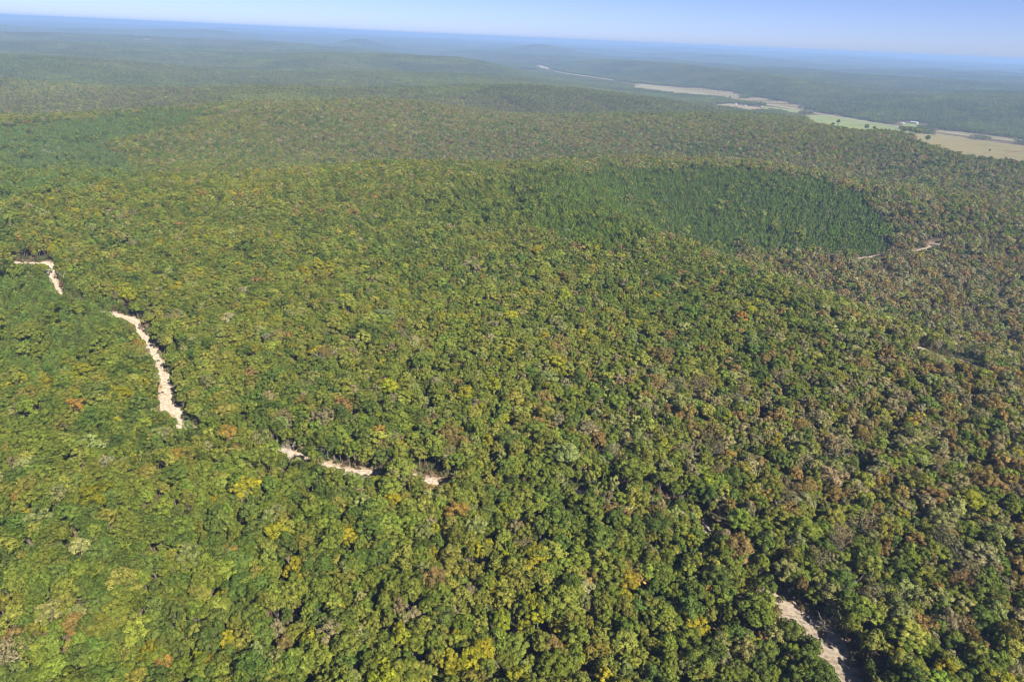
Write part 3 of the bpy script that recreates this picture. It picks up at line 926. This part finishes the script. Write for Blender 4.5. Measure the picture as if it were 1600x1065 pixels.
# single pines: the nearest 250
qz = height(qx, qy)
qpx, qpy = project(qx, qy, qz + qh * .8)
qd = np.sqrt(qx ** 2 + qy ** 2 + (CAM_H - qz) ** 2)
kq = np.where((qpx > 4) & (qpx < IMG_W) & (qpy < IMG_H) & (pine_of == 2))[0]
kq = kq[np.argsort(qd[kq] / qh[kq])][:250]
psingle = np.zeros(len(qx), bool); psingle[kq] = True
for k in kq:
    s = qh[k] / PINE_UNIT
    root = tree_root('pine_tree', qx[k], qy[k], qz[k] - .1, (random.gauss(0, .03), random.gauss(0, .03), random.uniform(0, 6.28)), (s, s, s))
    cr, tr = PINE_NEAR[k % len(PINE_NEAR)]
    copy_part(cr, 'crown', root, qcol[k]); copy_part(tr, 'trunk', root)
    TREES.append((root, qx[k], qy[k], qz[k] + qh[k] * .8, 'blue-green', 1.8 * s, 'pine_tree'))

# ------------------------------------------------------------------ the woods as a mass
m = single == 0
n = m.sum()
s = brad[m] / UNIT_R
far_ = r[m] > 620
woods = scatter('broadleaf_woods', bx[m], by[m], bz[m] - .1, rng.integers(0, 8, n) + 8 * far_, spin(n, rng), np.stack([s, s * rng.uniform(.9, 1.1, n), bhgt[m] / UNIT_H], 1), bcol[m], proto_collection('woods_kinds', mid_items + far_items))
woods['label'] = 'olive green autumn oak woods covering the hills behind the front trees'
mm = ~psingle
n = mm.sum()
s = qh[mm] / PINE_UNIT
pw = scatter('pine_woods', qx[mm], qy[mm], qz[mm] - .1, rng.integers(0, 5, n), spin(n, rng, .03), np.stack([s, s, s], 1), qcol[mm], proto_collection('pine_kinds', pine_items))
# leafless trees too many to tell apart
tx, ty = wedge(22, 260, 1600, 77)
m = rng.random(len(tx)) < .07 + 1.1 * brownness(tx, ty)
m &= ~field_mask(tx, ty) & (track_gap(tx, ty) > 1)
tx, ty = tx[m], ty[m]
cap = sightline_cap(tx, ty, np.full(len(tx), 2.5))
tx, ty = tx[cap > 13], ty[cap > 13]
n = len(tx); s = rng.uniform(.75, 1.1, n)
lw = scatter('leafless_woods', tx, ty, height(tx, ty) - .1, rng.integers(0, 3, n), spin(n, rng), np.stack([s, s, s], 1), np.tile([.2, .18, .16], (n, 1)), proto_collection('leafless_kinds', bare_items))
# undergrowth
ux, uy = wedge(3.3, 118, 620, 15)
dt_ = track_gap(ux, uy)
u2, v2 = wedge(3.4, 620, 1100, 16)
g2 = track_gap(u2, v2)
k2 = g2 < 14
ux, uy, dt_ = np.concatenate([ux, u2[k2]]), np.concatenate([uy, v2[k2]]), np.concatenate([dt_, g2[k2]])
m = (rng.random(len(ux)) < .92) & (dt_ > np.where(rng.random(len(ux)) < .2, -4.5, .8))
ux, uy = ux[m], uy[m]
n = len(ux)
s = np.clip(rng.lognormal(0, .35, n), .5, 2.2)
edge = np.exp(-((dt_[m] - 2.5) / 3.0) ** 2)
s = s * (1 + 1.1 * edge * rng.uniform(.3, 1.2, n))
uc = np.array([.085, .095, .035]) * rng.uniform(.6, 1.3, (n, 1)) * (1 + rng.normal(0, .1, (n, 3)))
bm_ = rng.random(n) < .3
uc[bm_] = np.array([.16, .11, .065]) * rng.uniform(.7, 1.2, (bm_.sum(), 1))
cap = sightline_cap(ux, uy, s)
s = np.minimum(s, np.maximum(cap / 1.6, .15))
ug = scatter('undergrowth', ux, uy, height(ux, uy) - .1, rng.integers(0, 4, n), spin(n, rng, .1), np.stack([s, s, s * rng.uniform(.8, 1.2, n)], 1), uc, proto_collection('bush_kinds', shrub_items))

# far woods: tiles of many small crowns, carried on over the hills
def low_crown(rng, rx, h):
    """a crown of a few dozen large leaf sprays"""
    rz = rng.uniform(3.2, 4.8)
    c, n, v, lc, lr = crown_points(rng, rx, rz, h - rz, 9, 6, .42)
    lv, lf = leaf_quads(c, n, .95, rng)
    return lv, lf, v
TILE = 58.0
m_tile, ntt, ott = new_mat('far_leaves')
a1 = N(ntt, 'ShaderNodeAttribute', attribute_name='col', attribute_type='INSTANCER')
a2 = N(ntt, 'ShaderNodeAttribute', attribute_name='tone', attribute_type='GEOMETRY')
vm = N(ntt, 'ShaderNodeVectorMath', operation='MULTIPLY'); ntt.links.new(a1.outputs['Color'], vm.inputs[0]); ntt.links.new(a2.outputs['Color'], vm.inputs[1])
dd = N(ntt, 'ShaderNodeBsdfDiffuse'); ntt.links.new(vm.outputs[0], dd.inputs['Color']); td = N(ntt, 'ShaderNodeBsdfTranslucent'); ntt.links.new(vm.outputs[0], td.inputs['Color'])
mxt = N(ntt, 'ShaderNodeMixShader'); mxt.inputs['Fac'].default_value = .28
ntt.links.new(dd.outputs[0], mxt.inputs[1]); ntt.links.new(td.outputs[0], mxt.inputs[2]); ntt.links.new(mxt.outputs[0], ott.inputs['Surface'])
tiles = []
for k in range(7):
    tr_ = np.random.default_rng(500 + k)
    sp = 5.9
    X, Y = np.meshgrid(np.arange(-TILE / 2, TILE / 2, sp), np.arange(-TILE / 2, TILE / 2, sp))
    X = (X + tr_.uniform(-.4, .4, X.shape) * sp).ravel(); Y = (Y + tr_.uniform(-.4, .4, Y.shape) * sp).ravel()
    parts, tones = [], []
    for x_, y_ in zip(X, Y):
        if tr_.random() < .12 or noise(x_ / 17., y_ / 17., 900 + k) > .45: continue
        v, f_, va = low_crown(tr_, tr_.uniform(2.2, 4.8), tr_.uniform(8.0, 18.5))
        parts.append((v + np.array([x_, y_, 0]), f_))
        t = PAL[tr_.choice([0, 0, 1, 1, 1, 2, 2, 2, 4, 7, 8, 3])] / np.array([.125, .14, .027]) * math.exp(tr_.normal(0, .15))
        tones.append(np.tile(t, (len(f_), 1)) * (.62 + .8 * va)[:, None])
    v, f_ = cat(parts)
    me = mesh_np('tile', v, f_, [m_tile])
    a = me.attributes.new('tone', 'FLOAT_VECTOR', 'FACE'); a.data.foreach_set('vector', np.concatenate(tones).astype(np.float32).ravel())
    tiles.append(me)
FAR2 = 12500.0
BIG = 176.0
for k in range(4):
    tr_ = np.random.default_rng(540 + k)
    sp = 11.0
    X, Y = np.meshgrid(np.arange(-BIG / 2, BIG / 2, sp), np.arange(-BIG / 2, BIG / 2, sp))
    X = (X + tr_.uniform(-.45, .45, X.shape) * sp).ravel(); Y = (Y + tr_.uniform(-.45, .45, Y.shape) * sp).ravel()
    parts, tones = [], []
    for x_, y_ in zip(X, Y):
        if tr_.random() < .12 or noise(x_ / 50., y_ / 50., 930 + k) > .5: continue
        rz = tr_.uniform(4, 6)
        c, n_, va, lc, lr = crown_points(tr_, tr_.uniform(4.5, 7.5), rz, tr_.uniform(8, 21) - rz, 6, 5, .5)
        v, f_ = leaf_quads(c, n_, 2.3, tr_)
        parts.append((v + np.array([x_, y_, 0]), f_))
        t = PAL[tr_.choice([0, 0, 1, 1, 1, 2, 2, 2, 4, 7, 8, 3])] / np.array([.125, .14, .027]) * math.exp(tr_.normal(0, .15))
        tones.append(np.tile(t, (len(f_), 1)) * (.62 + .8 * va)[:, None])
    v, f_ = cat(parts)
    me = mesh_np('tile', v, f_, [m_tile])
    a = me.attributes.new('tone', 'FLOAT_VECTOR', 'FACE'); a.data.foreach_set('vector', np.concatenate(tones).astype(np.float32).ravel())
    tiles.append(me)
wx, wy = wedge(TILE * .93, FAR - 25, FAR2, 19, jit=.08)
FAR3 = 30000.0
gx2, gy2 = wedge(BIG * .93, FAR2 - 60, FAR3, 20, jit=.08)
tile_kind = np.concatenate([rng.integers(0, 7, len(wx)), rng.integers(7, 11, len(gx2))])
wx, wy = np.concatenate([wx, gx2]), np.concatenate([wy, gy2])
m = ~field_mask(wx, wy)
rr_ = np.hypot(wx, wy)
# keep tiles clear of field edges
for P in FIELDS:
    c = P.mean(0); e = np.abs(P - c).max() + TILE
    near = np.where((np.abs(wx - c[0]) < e) & (np.abs(wy - c[1]) < e))[0]
    if len(near):
        for ox, oy in ((14, 0), (-14, 0), (0, 14), (0, -14)):
            m[near] &= ~inside(wx[near] + ox, wy[near] + oy, P)
droad = dist_polyline(wx, wy, ROAD[::4])
m &= droad > 58
zroad = height(ROAD[:, 0], ROAD[:, 1])
capr = np.full(len(wx), 99.0)
for (vx, vy), zv in zip(ROAD[::2], zroad[::2]):
    D = math.hypot(vx, vy); al = wx * vx / D + wy * vy / D
    hit = (np.abs(-wx * vy / D + wy * vx / D) < 45) & (al < D) & (al > D - 420)
    capr[hit] = np.minimum(capr[hit], CAM_H + (zv + 2 - CAM_H) * al[hit] / D - height(wx[hit], wy[hit]))
m &= capr > 8.5
wx, wy, tile_kind = wx[m], wy[m], tile_kind[m]
n = len(wx)
e = 20.0
gxn = (height(wx + e, wy) - height(wx - e, wy)) / (2 * e); gyn = (height(wx, wy + e) - height(wx, wy - e)) / (2 * e)
rot = np.stack([np.arctan(gyn), -np.arctan(gxn), rng.integers(0, 4, n) * math.pi / 2 * 0 + 0.0], 1)
patch = noise(wx / 260, wy / 260, 61) + .6 * noise(wx / 90, wy / 90, 62)
brw = brownness(wx, wy)
wc = np.array([.112, .136, .024]) * np.exp(.20 * patch + rng.normal(0, .09, n))[:, None]
bmix = np.clip(.10 + .22 * noise(wx / 420 + 5, wy / 420, 63) + brw * .7, 0, .75)[:, None]
wc = wc * (1 - bmix) + np.array([.15, .132, .062]) * bmix
fw = scatter('hillside_woods', wx, wy, height(wx, wy) - .4, tile_kind, rot, np.stack([np.ones(n), np.ones(n), rng.uniform(.88, 1.12, n)], 1), wc, proto_collection('tile_kinds', tiles))

# beyond that the woods read as one sheet with an uneven top
x, y, f = polar(FAR3 - 200, 42000, 60, 700, R(56))
z = height(x, y) + 11 + RNG.normal(0, 2.2, len(x))
m_dist, ntd, rpd, bsd = noise_material('distant_leaves', [(.3, (.07, .095, .025)), (.5, (.10, .12, .03)), (.7, (.12, .115, .04))], scale=.004, detail=8)
dist = link('distant_forest', mesh_np('distant_forest', np.stack([x, y, z], 1), f, [m_dist]))
dist['kind'] = 'stuff'

# ------------------------------------------------------------------ farm buildings by the valley road
def box_mesh(name, boxes, mat):
    V, F = [], []
    for (x0, x1, y0, y1, z0, z1) in boxes:
        b = len(V)
        V += [(x0, y0, z0), (x1, y0, z0), (x1, y1, z0), (x0, y1, z0), (x0, y0, z1), (x1, y0, z1), (x1, y1, z1), (x0, y1, z1)]
        F += [(b, b + 3, b + 2, b + 1), (b + 4, b + 5, b + 6, b + 7), (b, b + 1, b + 5, b + 4), (b + 1, b + 2, b + 6, b + 5), (b + 2, b + 3, b + 7, b + 6), (b + 3, b, b + 4, b + 7)]
    return mesh_np(name, V, F, [mat])

def prism_mesh(name, outline, x0, x1, mat):
    """an outline in the y-z plane drawn out along x"""
    n = len(outline)
    me = bpy.data.meshes.new(name)
    V = [(x0, a, b) for a, b in outline] + [(x1, a, b) for a, b in outline]
    F = [tuple(range(n))[::-1], tuple(range(n, 2 * n))] + [(j, (j + 1) % n, n + (j + 1) % n, n + j) for j in range(n)]
    me.from_pydata(V, [], F); me.materials.append(mat); me.update()
    return me

HOUSE_LABELS = ['small white farmhouse with grey roof, leftmost building beside the bare tan field', 'small white farmhouse with grey roof between its white neighbour and the rusty-roofed one',
                'long white metal-roofed shed behind the road beside the green pasture', 'short white shed at the end of the long white shed by the road',
                'pale farm shed in a clearing behind the road beyond the green pasture', 'small white house with rust-brown roof beside the little pasture by the road']
for k, ((px, py, L, W, Hh, wall, roof), p) in enumerate(zip(HOUSES, HOUSE_P)):
    t = np.argmin(np.hypot(*(ROAD - p).T)); tg = unit(ROAD[min(t + 1, len(ROAD) - 1)] - ROAD[max(t - 1, 0)])
    e = bpy.data.objects.new('farm_house' if L < 20 else 'farm_shed', None)
    COL.objects.link(e)
    e.location = (p[0], p[1], float(height(*p)) + .2); e.rotation_euler = (0, 0, math.atan2(tg[1], tg[0]))
    e['label'] = HOUSE_LABELS[k]; e['category'] = 'house' if L < 20 else 'shed'; e['group'] = 'farm buildings along the valley road'
    rise = W * .28
    link('wall', prism_mesh('wall', [(-W / 2, -.6), (W / 2, -.6), (W / 2, Hh), (0, Hh + rise), (-W / 2, Hh)], -L / 2, L / 2, M_WHITE), e)
    o_, th = .5, .18
    sl = rise / (W / 2)
    ye, ze = W / 2 + o_, Hh - sl * o_
    rf = link('roof', prism_mesh('roof', [(-ye, ze + .03), (0, Hh + rise + .03), (ye, ze + .03), (ye, ze + .03 + th), (0, Hh + rise + .03 + th), (-ye, ze + .03 + th)], -L / 2 - .5, L / 2 + .5,
                                     {'grey': M_ROOFGREY, 'pale': M_ROOFWHITE, 'rust': M_RUST}[roof]), e)
    if L < 20: link('chimney', box_mesh('chimney', [(L * .2, L * .2 + .9, -.45, .45, Hh + rise - .6, Hh + rise + 1.5)], M_RUST), rf)
    link('door', box_mesh('door', [(-.6 if L < 20 else -2.2, .6 if L < 20 else 2.2, -W / 2 - .06, -W / 2 + .02, 0, 2.2 if L < 20 else 3.6)], M_GLASS), e)
    for wx_ in ((-L * .33, L * .3) if L < 20 else (-L * .4, -L * .25, L * .25, L * .4)):
        link('window', box_mesh('window', [(wx_ - .7, wx_ + .7, -W / 2 - .05, -W / 2 + .02, 1.1, 2.5)], M_GLASS), e)

# trees that stand by themselves along the fields
FIELD_TREES = [(1308, 199, 1.7), (1352, 208, 1.8), (1364, 208, 1.4), (1420, 211, 1.6), (1430, 208, 1.5), (1438, 207, 1.3), (1447, 226, 1.7), (1476, 206, 1.5), (1300, 201, 1.3), (1265, 181, 1.4), (1187, 167, 1.3), (1140, 155, 1.5), (1256, 186, 1.5), (1545, 240, .8)]
for j, (px, py, sc) in enumerate(FIELD_TREES):
    p = at(px, py); zt = float(height(*p))
    root = tree_root('field_tree', p[0], p[1], zt - .2, (0, 0, random.uniform(0, 6.28)), (sc, sc, sc * .95))
    copy_part(NEAR[j % 8], 'crown', root, PAL[0] * random.uniform(.85, 1.1)); copy_part(NEAR_TRUNK[j % 8], 'trunk', root)
    TREES.append((root, p[0], p[1], zt + 11 * sc, 'dark green', 3.2 * sc, 'field_tree'))

# ------------------------------------------------------------------ what each thing is called
def place(px, py):
    """where among the landmarks a tree stands"""
    col_ = ('left edge', 'left part', 'centre left', 'centre right', 'right part', 'right edge')[int(np.clip(px / 266.7, 0, 5))]
    if py > 985: return 'lower border, ' + col_
    if py > 905: return 'second row up, ' + col_
    if py > 820: return 'third row up, ' + col_
    if py > 700: return 'level with the cross track, ' + col_
    if py > 560: return 'level with straight track, ' + col_
    return 'beyond straight track, ' + col_
GROUPS = {'broadleaf_tree': 'green broadleaf trees at the front of the woods', 'golden_tree': 'yellow and orange trees among the green', 'russet_tree': 'brown autumn trees among the green',
          'bare_tree': 'leafless trees among the green', 'pine_tree': 'pines of the plantation beside the pale track', 'field_tree': 'trees standing along the valley fields'}
KIND_WORD = {'broadleaf_tree': 'tree', 'golden_tree': 'tree', 'russet_tree': 'tree'}
ORD = ['leftmost', 'second from left', 'third from left', 'fourth from left', 'fifth from left', 'sixth from left', 'seventh from left', 'eighth from left']
by_label = {}
for root, tx_, ty_, tz_, cname, rad_, kind in TREES:
    u, v = project(tx_, ty_, tz_)
    root['group'] = GROUPS[kind]
    if kind == 'pine_tree':
        root['label'] = 'young blue-green pine in the dense plantation beside the bright straight track'
        continue
    if kind == 'bare_tree': base = 'leafless grey tree, ' + place(u, v)
    elif kind == 'field_tree': base = 'dark tree by the valley fields'
    else:
        size = 'small' if rad_ < 3.0 else ('medium' if rad_ < 3.9 else 'big')
        base = '%s %s tree, %s' % (size, cname, place(u, v))
    by_label.setdefault(base, []).append((u, root))
for base, items in by_label.items():
    items.sort(key=lambda q: q[0])
    n = len(items)
    for k, (u, root) in enumerate(items):
        if n == 1: root['label'] = base
        elif k == n - 1: root['label'] = base + ', rightmost'
        elif k < len(ORD): root['label'] = base + ', ' + ORD[k]
        else: root['label'] = base + ', %s' % ['ninth', 'tenth', 'eleventh', 'twelfth', 'thirteenth', 'fourteenth', 'fifteenth', 'sixteenth'][min(k - 8, 7)] + ' from left'
for o, lab, c in ((ground, 'brown forest floor with leaf litter under the trees', 'ground'), (road, 'pale gravel road running along the valley', 'road'), (verge, 'dry grass verge on both sides of the valley road', 'verge'),
                  (woods, 'olive green oak woods covering the hills behind the front trees', 'woods'), (pw, 'blue-green young pine plantations on the slopes', 'pine woods'), (lw, 'grey leafless trees scattered through the woods', 'woods'),
                  (ug, 'low bushes and saplings under the trees and beside the tracks', 'undergrowth'), (fw, 'hazy blue-green woods on the far hills', 'woods'), (dist, 'blue woods fading into the horizon', 'woods')):
    o['label'] = lab; o['category'] = c
tl = ['pale sandy track from the left edge down to the lower right', 'short pale track below the far pine plantation', 'thin pale track in the hollow by the right edge']
fl = ['green pasture in front of the valley road', 'wide tan hayfield in front of the valley road at the right edge', 'tan hayfield behind the farm buildings', 'bare tan field in front of the farm buildings', 'small pasture beside the farm buildings',
      'tiny pale clearing at the near corner of the green pasture', 'narrow tan hay strip behind the road at the right edge', 'small pasture around the white sheds', 'long tan strip along the road beyond the farm', 'bare tan strip along the far road',
      'bare pale hilltop at the far end of the road', 'tiny tan clearing on the wooded hill', 'faint green strip before the pale hilltop', 'faint pale clearing far up the valley', 'small tan clearing behind the road', 'tiny white clearing near the horizon at left']
for o in scene.objects:
    if o.name.startswith('sandy_track'): o['label'] = tl.pop(0); o['category'] = 'track'
for o, lab in zip(FIELD_OBJ, fl): o['label'] = lab; o['category'] = 'field'

# ------------------------------------------------------------------ haze
zb = float(terrain_me.vertices[0].co.z)
zs = np.empty(len(terrain_me.vertices) * 3, np.float32); terrain_me.vertices.foreach_get('co', zs)
zmin, zmax = float(zs[2::3].min()) - 2.0, max(float(zs[2::3].max()) + 30, CAM_H + 15)
S = 43500.0
hv = [(sx_, sy_, sz_) for sz_ in (zmin, zmax) for sy_ in (-S, S) for sx_ in (-S, S)]
hf = [(0, 2, 3, 1), (4, 5, 7, 6), (0, 1, 5, 4), (2, 6, 7, 3), (0, 4, 6, 2), (1, 3, 7, 5)]
m_haze, nth, oth = new_mat('haze')
pv = N(nth, 'ShaderNodeVolumePrincipled')
pv.inputs['Color'].default_value = (*HAZE_COLOR, 1)
pv.inputs['Density'].default_value = HAZE_DENSITY
nth.links.new(pv.outputs[0], oth.inputs['Volume'])
haze = link('haze', mesh_np('haze', hv, hf, [m_haze]))
haze['kind'] = 'stuff'
haze['label'] = 'pale blue haze veiling the far hills'
haze['category'] = 'haze'
print('TREES', len(bx), 'PINES', len(qx), 'TILES', len(wx), 'BUSH', len(ux), 'ZR', zmin, zmax)
